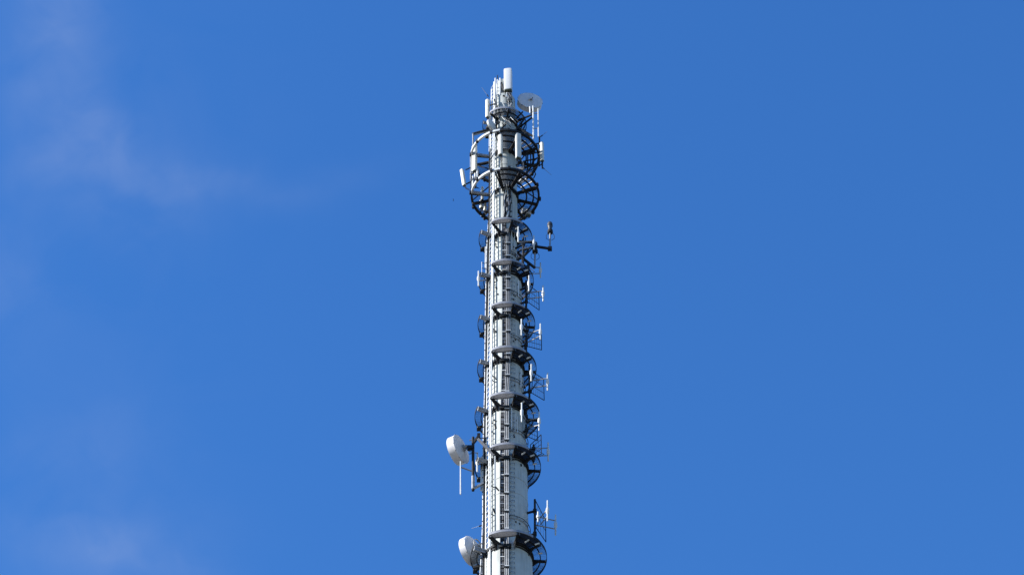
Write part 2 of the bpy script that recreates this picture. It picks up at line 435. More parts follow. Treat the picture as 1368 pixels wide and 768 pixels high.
# raking struts between the rings on the right and rear
for a in (60, 100, 140, 185, -130, -100):
    A = rad(a)
    MB().tube([cyl(A, RB-.06, H1+.05), cyl(A+.12, r1+.02, H1+1.1)], .03, 8).build('raking_strut', 'dark', big1)
    MB().tube([cyl(A, RB-.06, H2-.10), cyl(A+.12, r2+.02, H2-1.0)], .03, 8).build('raking_strut', 'dark', big2)

# ------------------------------------------------------------------ climbing ladder on the left of the mast
PHL = rad(-62)
LT = [(651.0, 790), (651.0, 768), (651.6, 648), (652.4, 540), (653.8, 460), (655.4, 370), (656.6, 290), (657.6, 180), (658.6, 112)]
lp = [PA(x, y, PHL) for x, y in LT]
lt = Vector((math.cos(PHL), math.sin(PHL), 0)); ln = Vector((math.sin(PHL), -math.cos(PHL), 0))
lp[0] = cyl(PHL, lp[1].dot(ln), lp[1].z-8)
base = cyl(PHL, 1.95, 0.4)
lp.insert(0, base)
ladder = thing('climbing_ladder', 'pale galvanised ladder with square rung openings running up the sunlit shaft', 'ladder', base)
for off, tp in ((-.15, -.3), (.13, .0), (.27, .15)):
    m = MB()
    for a, b in zip(lp[:-1], lp[1:]):
        m.beam(a+lt*off, b+lt*off+(Z*tp if b is lp[-1] else Z*0), .062, .05, ln)
    m.build('stile', 'ladder', ladder)
def along(P, H):
    for a, b in zip(P[:-1], P[1:]):
        if a.z <= H <= b.z: return a+(b-a)*((H-a.z)/(b.z-a.z))
    return P[-1]
rg = MB(); rg.beam(-lt*.15, lt*.27, .03, .03)
o0 = rg.build('rung', 'ladder'); rme = o0.data; bpy.data.objects.remove(o0)
H = lp[2].z-1.0
while H < lp[-1].z-.15:
    share('rung', rme, ladder, Matrix.Translation(along(lp, H))); H += .325
m = MB(); H = lp[2].z
while H < lp[-1].z:
    p = along(lp, H); m.beam(p+lt*.0, cyl(PHL, rb(H)-.03, H), .04, .05); m.beam(p+lt*.27, cyl(PHL+.25, rb(H)-.03, H), .04, .04); H += 1.75
m.build('wall_brackets', 'galv', ladder)

# ------------------------------------------------------------------ cable runs
def run_pa(track, phi): return [PA(x, y, rad(phi)) for x, y in track]
def down(P): return [Vector((P[0].x, P[0].y, P[0].z-6))]+P
base = cyl(rad(-80), 1.25, lp[2].z-7)
outer = thing('outer_cable_rack', 'vertical rack of pale conduits and black cables left of the ladder', 'cable rack', PA(642, 790, rad(-80)))
T1 = [(641.3, 790), (641.4, 768), (643.6, 735), (645.2, 690), (645.0, 655)]
for dx, rr, mt_ in ((0, .028, 'ladder'), (2.0, .03, 'galv')):
    MB().tube(run_pa([(x+dx, y) for x, y in T1], -80), rr, 8).build('conduit', mt_, outer)
T2 = [(645.5, 655), (645.6, 600), (646.5, 560), (647.8, 520), (648.0, 470), (649.0, 400), (650.0, 340), (652.4, 300), (653.4, 285), (653.8, 190), (654.8, 150)]
for dx, rr, mt_ in ((0, .028, 'ladder'), (1.5, .026, 'galv')):
    MB().tube(run_pa([(x+dx, y) for x, y in T2], -80), rr, 8).build('conduit', mt_, outer)
T3 = [(646.2, 790), (646.2, 768), (647.3, 700), (647.4, 640), (648.8, 560), (649.8, 500), (651.0, 430), (652.2, 350), (653.6, 300), (655.3, 190)]
for dx, rr, mt_ in ((-.8, .034, 'cable'), (.5, .034, 'cable'), (1.5, .026, 'greycable')):
    tr = []
    for (xa, ya), (xb, yb) in zip(T3[:-1], T3[1:]):
        nn = max(2, int((ya-yb)/9))
        for j in range(nn): tr.append((xa+(xb-xa)*j/nn+dx+random.uniform(-.35, .35), ya+(yb-ya)*j/nn))
    MB().tube(run_pa(tr, -74), rr, 6).build('cable', mt_, outer)
full = T1+T2[1:]
y = 766.0
def tx(T, y):
    for (xa, ya), (xb, yb) in zip(T[:-1], T[1:]):
        if yb <= y <= ya: return xa+(xb-xa)*(ya-y)/(ya-yb)
    return T[-1][0]
j = 0
while y > 190:
    a = PA(tx(full, y)-.8, y, rad(-80)); b = PA(tx(T3, y)+1.8, y, rad(-74))
    MB().beam(a, b, .05, .045).build('clip', 'dark' if j % 3 else 'galv', outer)
    if j % 4 == 0:
        H = a.z; MB().beam(b, cyl(rad(-70), rb(H)-.02, H), .04, .05).build('stand_off', 'dark', outer)
    y -= 9.2*S(y)/29; j += 1
# wide pale channel pieces clipped on the rack
for (x, y0, y1) in ((643.2, 655, 610), (648.6, 358, 330)):
    p0 = PA(x, y0, rad(-84)); p1 = PA(x+.4, y1, rad(-84))
    MB().beam(p0, p1, .10, .07, Vector((0, -1, 0))).build('cover_channel', 'ladder', outer)

def on_body(x, y, off):
    R = rb(PY(x, y, -.8).z)+off
    return PR(x, y, R)
front = thing('front_cable_tray', 'dark ladder tray of cables with ribbed grey cover running down mid shaft', 'cable tray', on_body(673, 790, .1))
TA = [(671.2, 790), (671.2, 768), (670.8, 700), (671, 640), (671.5, 575), (672.2, 530), (673.6, 490), (673.7, 430), (673.8, 370), (673.5, 310), (673.2, 292)]
TB = [(677.2, 790), (677.2, 768), (676.9, 700), (676.9, 640), (677, 560), (677.4, 525), (679, 480), (679, 420), (678.9, 350), (678.6, 306)]
def sub(T, dx, off, step=10, jit=0.0):
    o = []
    for (xa, ya), (xb, yb) in zip(T[:-1], T[1:]):
        nn = max(1, int((ya-yb)/step))
        for j in range(nn):
            o.append(on_body(xa+(xb-xa)*j/nn+dx+random.uniform(-jit, jit), ya+(yb-ya)*j/nn, off+random.uniform(-jit, jit)*.03))
    o.append(on_body(T[-1][0]+dx, T[-1][1], off)); return o
m = MB()
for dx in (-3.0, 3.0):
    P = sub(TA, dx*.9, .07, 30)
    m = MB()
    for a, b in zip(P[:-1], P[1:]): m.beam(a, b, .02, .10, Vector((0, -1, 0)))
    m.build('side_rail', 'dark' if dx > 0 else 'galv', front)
P = sub(TA, 0, .012, 30); m = MB()
for a, b in zip(P[:-1], P[1:]): m.beam(a, b, .20, .012, Vector((0, -1, 0)))
m.build('back_plate', 'dark', front)
for dx, rr, mm in ((-1.9, .022, 'cable'), (-1.0, .02, 'greycable'), (-.1, .024, 'cable'), (.9, .022, 'greycable'), (1.8, .024, 'cable')):
    MB().tube(sub(TA, dx, .07, 8, .25), rr, 6).build('cable', mm, front)
y = 764.0; j = 0
while y > 296:
    xa = tx(TA, y)
    MB().beam(on_body(xa-2.9, y, .11), on_body(xa+2.9, y, .11), .03, .035).build('clip', ('dark', 'dark', 'galv', 'dark', 'ladder')[j % 5], front)
    y -= (5.4+random.uniform(-1.2, 1.2))*S(y)/29; j += 1
for dx in (-2.2, 0.0, 2.2):
    P = sub(TB, dx, .12, 14); MB().tube(P, .023, 8).build('cover_rib', 'galv', front)
P = sub(TB, 0, .07, 14); m = MB()
for a, b in zip(P[:-1], P[1:]): m.beam(a, b, .19, .10, Vector((0, -1, 0)))
m.build('cover_channel', 'cable', front)
for y in (755, 729, 705, 681, 657, 633, 610, 586, 566, 545, 522, 500, 472, 441, 415, 385, 370, 341, 324):
    xa = tx(TB, y)
    MB().beam(on_body(xa-3.1, y, .16), on_body(xa+3.1, y, .16), .03, .05).build('strap', 'ladder', front)
    MB().beam(on_body(xa-3.1, y+2, .155), on_body(xa+3.1, y+2, .155), .03, .05).build('strap', 'dark', front)  # dark bar drawn for the dark gap below each pale strap

# splayed cable bundle below the large lower ring
bun = thing('cable_bundle', 'tangle of dark and pale cables splaying out below the large lower ring', 'cables', on_body(678, 292, .1))
for k in range(26):
    xs = 673+random.uniform(0, 11); xe = 672.5+random.uniform(0, 9)
    ys, ye = 246+random.uniform(-4, 10), 296-random.uniform(0, 10)
    pts = []
    bow = random.uniform(-3.5, 3.5)
    for j in range(7):
        u = j/6; pts.append(on_body(xs+(xe-xs)*u+bow*math.sin(math.pi*u), ys+(ye-ys)*u, .10+.14*math.sin(math.pi*u)*random.uniform(.6, 1)))
    MB().tube(pts, random.choice((.014, .018, .022)), 6).build('cable', random.choice(('cable', 'cable', 'cable', 'greycable', 'ladder')), bun)
for x, y0, y1 in ((675, 264, 281), (681, 262, 272), (678, 268, 284)):
    p = on_body(x, (y0+y1)/2, .10); nrm = Vector((p.x, p.y, 0)).normalized(); t = Z.cross(nrm)
    MB().box(p, t*.07, nrm*.08, Z*((y1-y0)/2/S(y0)/.63)).build('junction_box', 'dark', bun)
for y in (262, 272, 283, 290):
    MB().beam(on_body(672.5, y, .16), on_body(684, y-.5, .16), .04, .05).build('cable_bar', 'dark', bun)

# thin white pipes on the shaded side
PIP = ((683.5, 545, 573, 'beside the cable channel under the third platform from below'), (688, 553, 577, 'short, in shade, beside the longer pipe'), (691, 556, 578, 'in shade close to the dipole pair'),
       (692.6, 375, 396, 'below the two dark-collared lamps'), (696.0, 493, 517, 'in front of the wide-armed dipole antenna'), (683.5, 307, 334, 'right of cable channel under uppermost small platform'), (687.5, 309, 334, 'in shade under uppermost small platform'))
for x, y0, y1, nm in PIP:
    a, b = on_body(x, y1, .09), on_body(x, y0, .09)
    t = thing('riser_pipe', 'thin white vertical pipe ' + nm, 'pipe', a)
    MB().tube([a, b], .028 if x not in (688, 691, 687.5) else .018, 8).build('pipe', 'ladder', t)
    for q in (.2, .8):
        c = a+(b-a)*q; n_ = Vector((c.x, c.y, 0)).normalized(); MB().beam(c, c-n_*.13, .03, .03).build('pipe_clip', 'dark', t)

# ------------------------------------------------------------------ antennas
def dish(name, label, x, y, Y, naz, R, depth, mast=None, hub_len=.30, bowl=.10, hubr=.22, hubm='galv', cat='dish'):
    c = PY(x, y, Y); n = Vector((math.sin(naz), math.cos(naz), 0))   # naz: 0 = away from camera, + = right
    t = thing(name, label, cat, c - n*hub_len, 'drum dishes')
    MB().lathe(c, n, [(0.0, R*1.02), (.03, R*1.02), (.035, R), (depth, R), (depth, R*.985), (.04, R*.985)], 64).build('shroud', 'dish', t)
    MB().lathe(c, n, [(-bowl, .0), (-bowl, R*.16), (-bowl*.85, R*.34), (-bowl*.55, R*.65), (-bowl*.15, R*.97), (.001, R*1.02)], 64).build('back_shell', 'dish', t)
    MB().lathe(c, n, [(depth-.01, R*.98), (depth+.02, R*.8), (depth+.05, 0)], 64).build('radome', 'white', t)
    h = MB().lathe(c, -n, [(bowl-.02, R*hubr), (bowl+.07, R*hubr), (bowl+.08, R*hubr*.64), (max(hub_len, bowl+.1), R*hubr*.55), (max(hub_len, bowl+.1), 0)], 24).build('hub', hubm, t)
    MB().lathe(c, -n, [(bowl, R*hubr*1.22), (bowl+.025, R*hubr*1.22), (bowl+.025, R*hubr*.9)], 24).build('hub_flange', 'dish', h)
    cb_ = c-n*hub_len*.8; MB().tube([cb_-Z*.08, cb_-Z*.30-n*.1, cb_-Z*.55-n*.35, cb_-Z*.75-n*.6], .018, 6).build('feeder_cable', 'cable', t)
    for k in range(12):
        a = k*math.pi/6+.2; d = Z*math.cos(a)+n.cross(Z)*math.sin(a)
        MB().box(c+d*R*1.02+n*.016, d*.012, n*.022, d.cross(n)*.022).build('rim_clip', 'galv', t)
    return t, c, n
# big dish on a bracket
tA, cA, nA = dish('drum_dish', 'big tilted pale drum dish held out on a dark bracket pole', 616.2, 599.3, -.2, rad(-60), 20.2/S(600), .36)
hub = cA - nA*.30
pole_t = thing('dish_bracket', 'dark upright pole and arms holding the big drum dish off the mast', 'bracket', PY(632, 655, -.28))
MB().tube([PY(632, 655, -.28), PY(632, 584, -.28)], .065, 12).build('pole', 'dark', pole_t)
MB().tube([PY(632, 653, -.30), PY(632, 636, -.30)], .072, 12).build('pole_sleeve', 'galv', pole_t)
MB().beam(PY(633, 652, -.28), PY(646, 645, -.3), .09, .09).build('lower_arm', 'galv', pole_t)
MB().beam(PY(645.5, 643.5, -.3), cyl(rad(-80), .7, PY(646, 644, -.3).z), .12, .14).build('arm_foot', 'dark', pole_t)
MB().beam(PY(632, 592, -.28), PY(639, 583, -.35), .10, .10).build('upper_arm', 'dark', pole_t)
MB().beam(PY(627, 588, -.28), PY(653, 583.5, -.40), .035, .035).build('tie_rod', 'galv', pole_t)
MB().beam(PY(639.5, 587, -.45), PY(661, 609, -.95), .17, .12).build('knee_beam', 'grate', pole_t)
MB().box(PY(639.6, 582.5, -.42), Vector((.07, 0, 0)), Vector((0, .07, 0)), Z*.14).build('beam_head', 'dark', pole_t)
MB().beam(PY(661, 609, -.97), PY(661, 650, -.97), .06, .06).build('drop_tube', 'ladder', pole_t)
MB().beam(PY(661, 649, -.97), PY(666.5, 655, -.93), .05, .05).build('drop_foot', 'dark', pole_t)
MB().box((hub+PY(632, 600, -.28))/2, Vector((.12, 0, 0)), Vector((0, .09, 0)), Z*.09).build('clamp', 'dark', pole_t)
MB().tube([PY(627, 606, -.25), PY(632, 605, -.28)], .02, 6).build('strut', 'dark', pole_t)
rod = thing('whip_antenna', 'long thin white rod hanging beside the big drum dish', 'antenna', PY(615.3, 660, -.35))
MB().tube([PY(615.3, 660, -.35), PY(615.3, 616, -.35)], [.03, .028], 8).build('rod', 'dipole', rod)
MB().beam(PY(615.3, 623.5, -.35), PY(632, 629.5, -.28), .05, .05).build('side_arm', 'galv', rod)
# lower left dish
tB, cB, nB = dish('drum_dish', 'lower white drum dish close against the ladder beside the lowest platform', 631.5, 734, .25, rad(-58), 20.0/S(735), .30, bowl=.30, hub_len=.42)
ring = MB(); ring.tube([cB-nB*.30+(Z*math.cos(a)+nB.cross(Z)*math.sin(a))*.36 for a in [k*math.pi/16 for k in range(33)]], .028, 8); ring.build('mount_ring', 'galv', tB)
MB().beam(cB-nB*.14, cyl(rad(-100), .95, cB.z), .14, .14).build('mount_arm', 'dark', tB)
MB().beam(PY(632, 758, .3), PY(646, 754, .2), .10, .12).build('lower_mount', 'dark', tB)
# top right dish
tC, cC, nC = dish('drum_dish', 'pale drum dish on two thin white poles near the mast top', 708.3, 134.2, -.05, rad(-10), 16.6/S(135), .32, bowl=.05, hub_len=.16, hubr=.16, hubm='dish')
fr = thing('pole_frame', 'frame of thin pale poles and dark arms carrying the upper dish', 'pole frame', PY(712.5, 186, -.62))
for x, y0, y1, rr in ((712.3, 186, 142, .042), (719.0, 183, 145.5, .032), (708, 151.5, 143, .042)):
    MB().tube([PY(x+.4, y0, -.62), PY(x, y1, -.62)], rr, 10).build('pole', 'ladder', fr)
MB().beam(PY(712, 153, -.6), PY(686, 163.5, -.2), .07, .08).build('arm', 'dark', fr)
MB().beam(PY(711, 157, -.5), PY(692, 172, .1), .07, .08).build('arm', 'dark', fr)
MB().beam(PY(711.5, 151, -.6), PY(709, 147.5, -.3), .10, .12).build('dish_clamp', 'dark', fr)
MB().beam(PY(712, 172, -.62), PY(719, 171.5, -.62), .03, .04).build('cross_tie', 'galv', fr)
MB().beam(PY(712, 152, -.62), PY(719, 152, -.62), .03, .04).build('cross_tie', 'galv', fr)
MB().beam(PY(690, 170, -.4), PY(713, 183, -.62), .08, .10).build('base_arm', 'dark', fr)
# small white dish facing right-front
c = PY(657.5, 167.5, -.75); n = Vector((.82, -.57, 0)).normalized(); R = 9.0/S(168)
sdish = thing('small_dish', 'small white domed dish beside the ladder below the mast top', 'dish', c)
MB().lathe(c, n, [(.10, 0), (.09, R*.5), (.05, R*.85), (0, R), (-.10, R), (-.14, R*.5), (-.16, 0)], 40).build('radome', 'white', sdish)
MB().lathe(c, -n, [(.14, R*.3), (.35, R*.25), (.35, 0)], 16).build('hub', 'dark', sdish)
MB().tube([PY(663.5, 178, -.55), PY(663.5, 160, -.55)], .03, 8).build('mount_pole', 'dark', sdish)

def panel(label, x, y0, y1, Y, wd, dp, az, m='radome', lean=0.0, pole=True, name='panel_antenna', feed=2):
    b, tp = PY(x, y1, Y), PY(x, y0, Y)
    b = Vector((b.x, b.y, b.z)); h = tp.z-b.z
    t = thing(name, label, 'antenna', b, 'cream panel antennas')
    n = Vector((math.sin(az), -math.cos(az), 0)); s_ = Z.cross(n)
    zz = (Z + s_*math.tan(lean)).normalized()
    prof = []
    for k in range(9):
        a = math.pi*k/8; prof.append((-math.cos(a)*wd/2*(1 if .1 < k/8 < .9 else 1), dp*.25+math.sin(a)**.3*dp*.5))
    prof = [(-wd/2, -dp/2)]+prof+[(wd/2, -dp/2)]
    def ringp(z, q): return [b+zz*z+s_*px*q+n*py*q for px, py in prof]
    zs = [(0, .90), (.02, .97), (.05, 1), (h-.06, 1), (h-.02, .95), (h, .8)]
    V = []; K = len(prof)
    for z, q in zs: V += ringp(z, q)
    fs = [(i*K+k, i*K+(k+1) % K, (i+1)*K+(k+1) % K, (i+1)*K+k) for i in range(len(zs)-1) for k in range(K)]
    mm = MB(); mm.add(V, fs, True); mm.f += [tuple((len(zs)-1)*K+k for k in range(K))]; mm.sm += [False]
    mm.build('radome', m, t)
    e = MB(); e.add(ringp(-.03, .88)+ringp(.012, .93), [tuple(reversed(range(K)))]+[(k, (k+1) % K, K+(k+1) % K, K+k) for k in range(K)]); e.build('end_cap', 'greenish', t)
    for q in (-.25, .0, .25): MB().tube([b+s_*wd*q-zz*.10, b+s_*wd*q-zz*.02], .018, 6).build('connector', 'dark', t)
    if pole:
        o_ = -n*(dp/2+.09)
        MB().tube([b+o_-zz*.25, b+o_+zz*(h+.22)], .032, 8).build('mount_pipe', 'galv', t)
        for q in (.12, .85): MB().box(b+o_*.62+zz*h*q, s_*.05, n*.06, Z*.05).build('bracket', 'dark', t)
    for q in range(feed):
        a = b+s_*wd*(.25-.25*q)-zz*.10; H_ = a.z-random.uniform(.5, 1.0); ph = math.atan2(a.x, -a.y)*random.uniform(.6, .9)
        e_ = cyl(ph, rb(H_)+.05, H_); md = a.lerp(e_, .45)-Z*random.uniform(.15, .4)
        MB().tube([a, a-Z*.14+(e_-a)*.05, md, e_.lerp(md, .3)-Z*.05, e_], .015, 6).build('feeder_cable', 'cable', t)
    return t
panel('large white panel antenna standing highest at the very mast top', 678.9, 94.2, 122, -.62, .43, .22, rad(-8), 'white', pole=True)
panel('slim cream panel antenna beside the ladder near the mast top', 651.2, 134, 157, -.35, .16, .12, rad(-35))
panel('tall cream panel on the outer pipe left of the ladder, at the upper ring', 633.8, 195.5, 229, -.25, .24, .14, rad(-35))
panel('cream panel antenna hanging in front of the shaft beside the ladder, at upper ring', 668.6, 181.5, 207.5, -1.62, .20, .15, rad(-25))
panel('cream panel antenna in front of the shaded shaft side, at upper ring', 692.5, 180, 212, -1.55, .28, .16, rad(18))
panel('narrow cream panel antenna farthest out, on the side of the upper dish', 724.2, 191, 215.5, -.35, .15, .14, rad(50), pole=True)
panel('short leaning cream panel antenna farthest out beside the large lower ring', 620.4, 224.5, 248, -.15, .17, .12, rad(-40), lean=rad(-7), pole=False)
panel('slim pale radio unit inside the large lower ring, upper one', 644.4, 250, 267, .25, .10, .10, rad(-40), pole=False, name='radio_unit')
panel('short pale radio unit inside the lower ring, outer of the pair', 642.7, 268, 278, .4, .14, .10, rad(-40), pole=False, name='radio_unit')
panel('short pale radio unit inside the lower ring, nearer the ladder', 647.8, 269, 281.5, .4, .11, .10, rad(-40), pole=False, name='radio_unit')
panel('white box on the rear deck of the lower ring, inner one', 700.5, 279.5, 285.5, 1.15, .30, .16, rad(20), 'white', pole=False, name='radio_unit')
panel('white box on the rear deck of the lower ring, outer one', 706, 281.5, 288, 1.05, .26, .16, rad(20), 'white', pole=False, name='radio_unit')

# pipe frame on the left of the rings
lf = thing('pipe_frame', 'dark and grey pipe frame left of the upper ring carrying panels', 'pipe frame', PY(632, 240, -.1))
MB().tube([PY(632.0, 232, -.12), PY(632.0, 178, -.12)], .042, 10).build('upright', 'galv', lf)
MB().tube([PY(629.0, 240, -.1), PY(629.0, 207, -.1)], .042, 10).build('upright', 'galv', lf)
MB().tube([PY(636.6, 238, -.22), PY(636.6, 189.5, -.22)], .04, 10).build('upright', 'dark', lf)
MB().beam(PY(631, 179, -.12), PY(656, 172, -.2), .07, .08).build('top_arm', 'dark', lf)
MB().beam(PY(631, 181, -.1), PY(656, 174.5, -.1), .06, .06).build('top_arm', 'galv', lf)
MB().tube([PY(622, 227, -.15), PY(625, 226, -.12), PY(629, 223.5, -.1)], .03, 8).build('side_arm', 'dark', lf)
MB().tube([PY(622, 246.5, -.15), PY(629, 243, -.1), PY(633, 242, -.1)], .035, 8).build('side_arm', 'dark', lf)
MB().beam(PY(628, 233, -.1), PY(640, 228, -.3), .09, .09).build('clamp_bar', 'galv', lf)
MB().beam(PY(629, 239, -.1), PY(629.5, 252, -.05), .08, .08).build('lower_bracket', 'galv', lf)
for x, y0, y1 in ((634.5, 232, 240), (637.5, 226, 243), (631.5, 236, 250)):
    MB().tube([PY(x, y1, -.3), PY(x+.3, y0, -.3)], .05, 8).build('connector_sleeve', 'ladder', lf)
for k in range(7):
    x = 629+random.uniform(0, 7); m = MB()
    m.tube([PY(x, 228+random.uniform(-3, 3), -.25), PY(x+random.uniform(-2, 2), 240, -.35), PY(x+random.uniform(-2, 3), 249, -.2), PY(636+random.uniform(-3, 6), 252, -.1)], .014, 6); m.build('cable', 'cable', lf)
# right hand uprights at the rings
rf = thing('pipe_frame', 'thin dark uprights beyond the right flank of the upper ring, below the dish poles', 'pipe frame', PY(720.7, 222, -.3))
MB().tube([PY(720.5, 222, -.3), PY(720.7, 183, -.3)], .04, 8).build('upright', 'dark', rf)
MB().tube([PY(724.5, 225, -.3), PY(724.5, 217, -.3)], .04, 8).build('upright', 'dark', rf)
MB().beam(PY(713, 193, -.3), PY(721, 191.5, -.3), .06, .06).build('arm', 'dark', rf)
MB().beam(PY(712, 216, -.1), PY(725, 205, -.3), .05, .06).build('arm', 'dark', rf)
MB().tube([PY(713, 238, .1), PY(715.5, 233, .1), PY(714, 228, .1), PY(711, 232, .1)], .03, 8).build('loop', 'dark', rf)
for k in range(5):
    MB().tube([PY(693+random.uniform(-1, 3), 212, -1.4), PY(697+random.uniform(-1, 3), 219+random.uniform(-3, 3), -1.2), PY(700, 226+random.uniform(-3, 3), -.9), PY(690+random.uniform(-2, 2), 224, -.75)], .014, 6).build('cable', ('cable', 'greycable', 'ladder')[k % 3], rf)
# inner hanging frames between the rings
for k, (x, y0, y1) in enumerate(((709, 196, 224), (713, 199, 226), (705, 203, 228))):
    MB().tube([PY(x, y1, .6), PY(x, y0, .6)], .035, 8).build('inner_post', 'dark', rf)
for y in (205, 213, 221):
    MB().beam(PY(699, y+3, .4), PY(717, y-1, .6), .05, .06).build('inner_rail', 'dark', rf)

# whips
for x0, y0, Y0, x1, y1, Y1, nm in ((652.5, 129.5, -.4, 643.6, 117, -.6, 'thin dark whip leaning out from the mast top beside slim panel'),
                                   (722, 183, -.4, 731, 176, -.6, 'thin grey whip pointing up and out beside the dish poles'),
                                   (725, 224, -.3, 736.5, 234, .3, 'thin dark whip pointing down and out below narrow outer panel'),
                                   (644, 701.3, -.3, 630, 705.4, -.2, 'thin pale whip sticking out above the lower white drum dish')):
    a, b = PY(x0, y0, Y0), PY(x1, y1, Y1)
    t = thing('whip_antenna', nm, 'antenna', a)
    MB().tube([a, b], [.013, .008], 6).build('whip', 'greycable' if 'pale' not in nm else 'ladder', t)
    MB().beam(a, a+(b-a).normalized()*.14, .04, .04).build('socket', 'dark', t)

# poles at the mast top
TOPS = ((664.6, 101, 130, -.45, .026, 'galv', 'slender lightning rod at the mast top rising above the ladder'),
        (668.0, 105, 128, -.5, .04, 'ladder', 'short pale pipe at the mast top beside the large white panel'))
for x, y0, y1, Y, rr, mm, nm in TOPS:
    a, b = PY(x, y1, Y), PY(x, y0, Y)
    t = thing('top_pole', nm, 'pole', a)
    MB().tube([a, b-(b-a)*.2], rr*1.4, 8).build('pole', 'ladder', t)
    MB().tube([b-(b-a)*.2, b], rr, 8).build('tip', mm if x > 666 else 'dark', t)
fr2 = thing('top_bracket', 'dark bracket arms and cables under the large white top panel', 'bracket', PY(681, 136, -.6))
MB().tube([PY(680.5, 136, -.62), PY(681, 121, -.6)], .05, 8).build('post', 'dark', fr2)
MB().beam(PY(669, 110, -.45), PY(673.5, 122, -.6), .10, .07).build('brace', 'dark', fr2)
MB().beam(PY(672, 128, -.6), PY(684, 133, -.6), .06, .06).build('arm', 'dark', fr2)
MB().beam(PY(660.5, 133, -.62), PY(669, 155, -.72), .06, .07).build('long_brace', 'dark', fr2)
MB().beam(PY(654.5, 141, -.5), PY(661, 139, -.62), .05, .05).build('panel_arm', 'dark', fr2)
for k in range(10):
    x = 677+random.uniform(-3, 10); m = MB()
    m.tube([PY(679+random.uniform(-3, 4), 124, -.68), PY(x, 130+random.uniform(-2, 3), -.75), PY(x+random.uniform(-4, 6), 137, -.6), PY(680+random.uniform(-6, 8), 150, -.6)], .015, 6)
    m.build('cable', random.choice(('cable', 'greycable', 'ladder')), fr2)
# dark bracketry between small platform and upper ring
fr3 = thing('bracket_cluster', 'cluster of dark brackets and cable loops between small top platform and upper ring', 'brackets', PY(690, 176, -.6))
for x0, y0, Y0, x1, y1, Y1, wd in ((686, 163, -.6, 698, 150, -.3, .08), (688, 175, -.6, 700, 160, .1, .07), (696, 178, .0, 703, 165, .3, .05), (692, 176, -.3, 708, 182, -.2, .09),
                                  (655, 174, -.6, 668, 163, -.7, .06), (660, 156, -.6, 672, 150, -.65, .05), (672, 178, -.7, 672, 160, -.7, .05), (664, 178, -.7, 676, 166, -.72, .05)):
    MB().beam(PY(x0, y0, Y0), PY(x1, y1, Y1), wd, wd).build('bracket_arm', 'dark', fr3)
for k in range(9):
    x = 668+random.uniform(-6, 18); y = 163+random.uniform(-4, 4)
    MB().tube([PY(x, y, -.78), PY(x+3, y-3, -.85), PY(x+7, y+1, -.85), PY(x+10, y+4, -.75)], .016, 6).build('cable', random.choice(('cable', 'ladder', 'greycable')), fr3)

# ------------------------------------------------------------------ dipole arrays
def dipole(t, x, y0, y1, Y, thin=False, sub_=True):
    a, b = PY(x, y1, Y), PY(x, y0, Y); mid = (a+b)/2; h = b-a
    d = MB().tube([a, a+h*.02, b-h*.02, b], [.022, .036, .036, .022], 10).build('dipole', 'dipole', t)
    MB().tube([mid-h*.15, mid-h*.10, mid+h*.09, mid+h*.16], [.04, .074, .074, .04], 12).build('barrel', 'white', d)
    return mid
def grid(t, c0, c1, c2, c3, nv=6, nh=4):     # corners: bottom-left, bottom-right, top-right, top-left as points
    root = None
    m = MB()
    for k in range(2): m.tube([(c0, c1)[k], (c3, c2)[k]], .02, 6)
    m.tube([c0, c1], .02, 6); m.tube([c3, c2], .02, 6)
    f = m.build('reflector_frame', 'dark', t)
    for k in range(1, nv):
        u = k/nv; MB().tube([c0.lerp(c1, u), c3.lerp(c2, u)], .009, 5).build('reflector_wire', 'galv', f)
    for k in range(1, nh):
        u = k/nh; MB().tube([c0.lerp(c3, u), c1.lerp(c2, u)], .012, 5).build('reflector_bar', 'dark', f)
def array(label, base, mast, dips, arms, grids=(), cables=2, foot=None):
    t = thing('dipole_array', label, 'antenna', PY(*base), 'dipole arrays off the mast')
    if mast:
        x, y0, y1, Y = mast
        MB().tube([PY(x, y1, Y), PY(x-.1, y0, Y)], .05, 10).build('mast_pole', 'dark', t)
        for q in (.25, .75):
            p = PY(x, y0+(y1-y0)*q, Y); d = Vector((p.x, p.y, 0)).normalized()
            MB().beam(p, d*(rb(p.z)-.02)+Z*p.z, .07, .08).build('stay_arm', 'dark', t)
            MB().box(p, Vector((.08, 0, 0)), Vector((0, .08, 0)), Z*.07).build('mast_clamp', 'dark', t)
    for dd in dips: dipole(t, *dd)
    for (x0, y0, Y0, x1, y1, Y1) in arms:
        MB().tube([PY(x0, y0, Y0), PY(x1, y1, Y1)], .026, 8).build('arm', 'galv', t)
    for G_ in grids: grid(t, *[PY(*q) for q in G_[0]], *G_[1:])
    for k in range(cables):
        if mast:
            x, y0, y1, Y = mast
            a = PY(x+random.uniform(-1, 5), y0+(y1-y0)*.3, Y-.1)
            MB().tube([a, a+Vector((random.uniform(-.1, .35), -.05, -.35)), PY(x+random.uniform(-3, 1), y0+(y1-y0)*.8, Y-.12), PY(x-2, y1, Y)], .014, 6).build('cable', 'cable', t)
    return t
array('paired dipoles with two pale arms beside the uppermost small platform, below the raised lamp', (699, 352, -.55), (699, 318, 352, -.55),
      [(692.4, 303, 323.5, -1.15), (713.2, 314.8, 333.5, -.75)],
      [(694, 323.5, -.95, 713.2, 321.5, -.75), (694, 333.5, -.75, 713.2, 329.5, -.75), (692.4, 321, -1.15, 699, 328, -.55)])
array('single shaded dipole on two short arms beside the second small platform', (706, 372, -.4), (705.5, 352, 372, -.4),
      [(722.0, 351, 371, .1)], [(711, 357, -.1, 722, 357.5, .1), (705.5, 366, -.4, 722, 365.2, .1)])
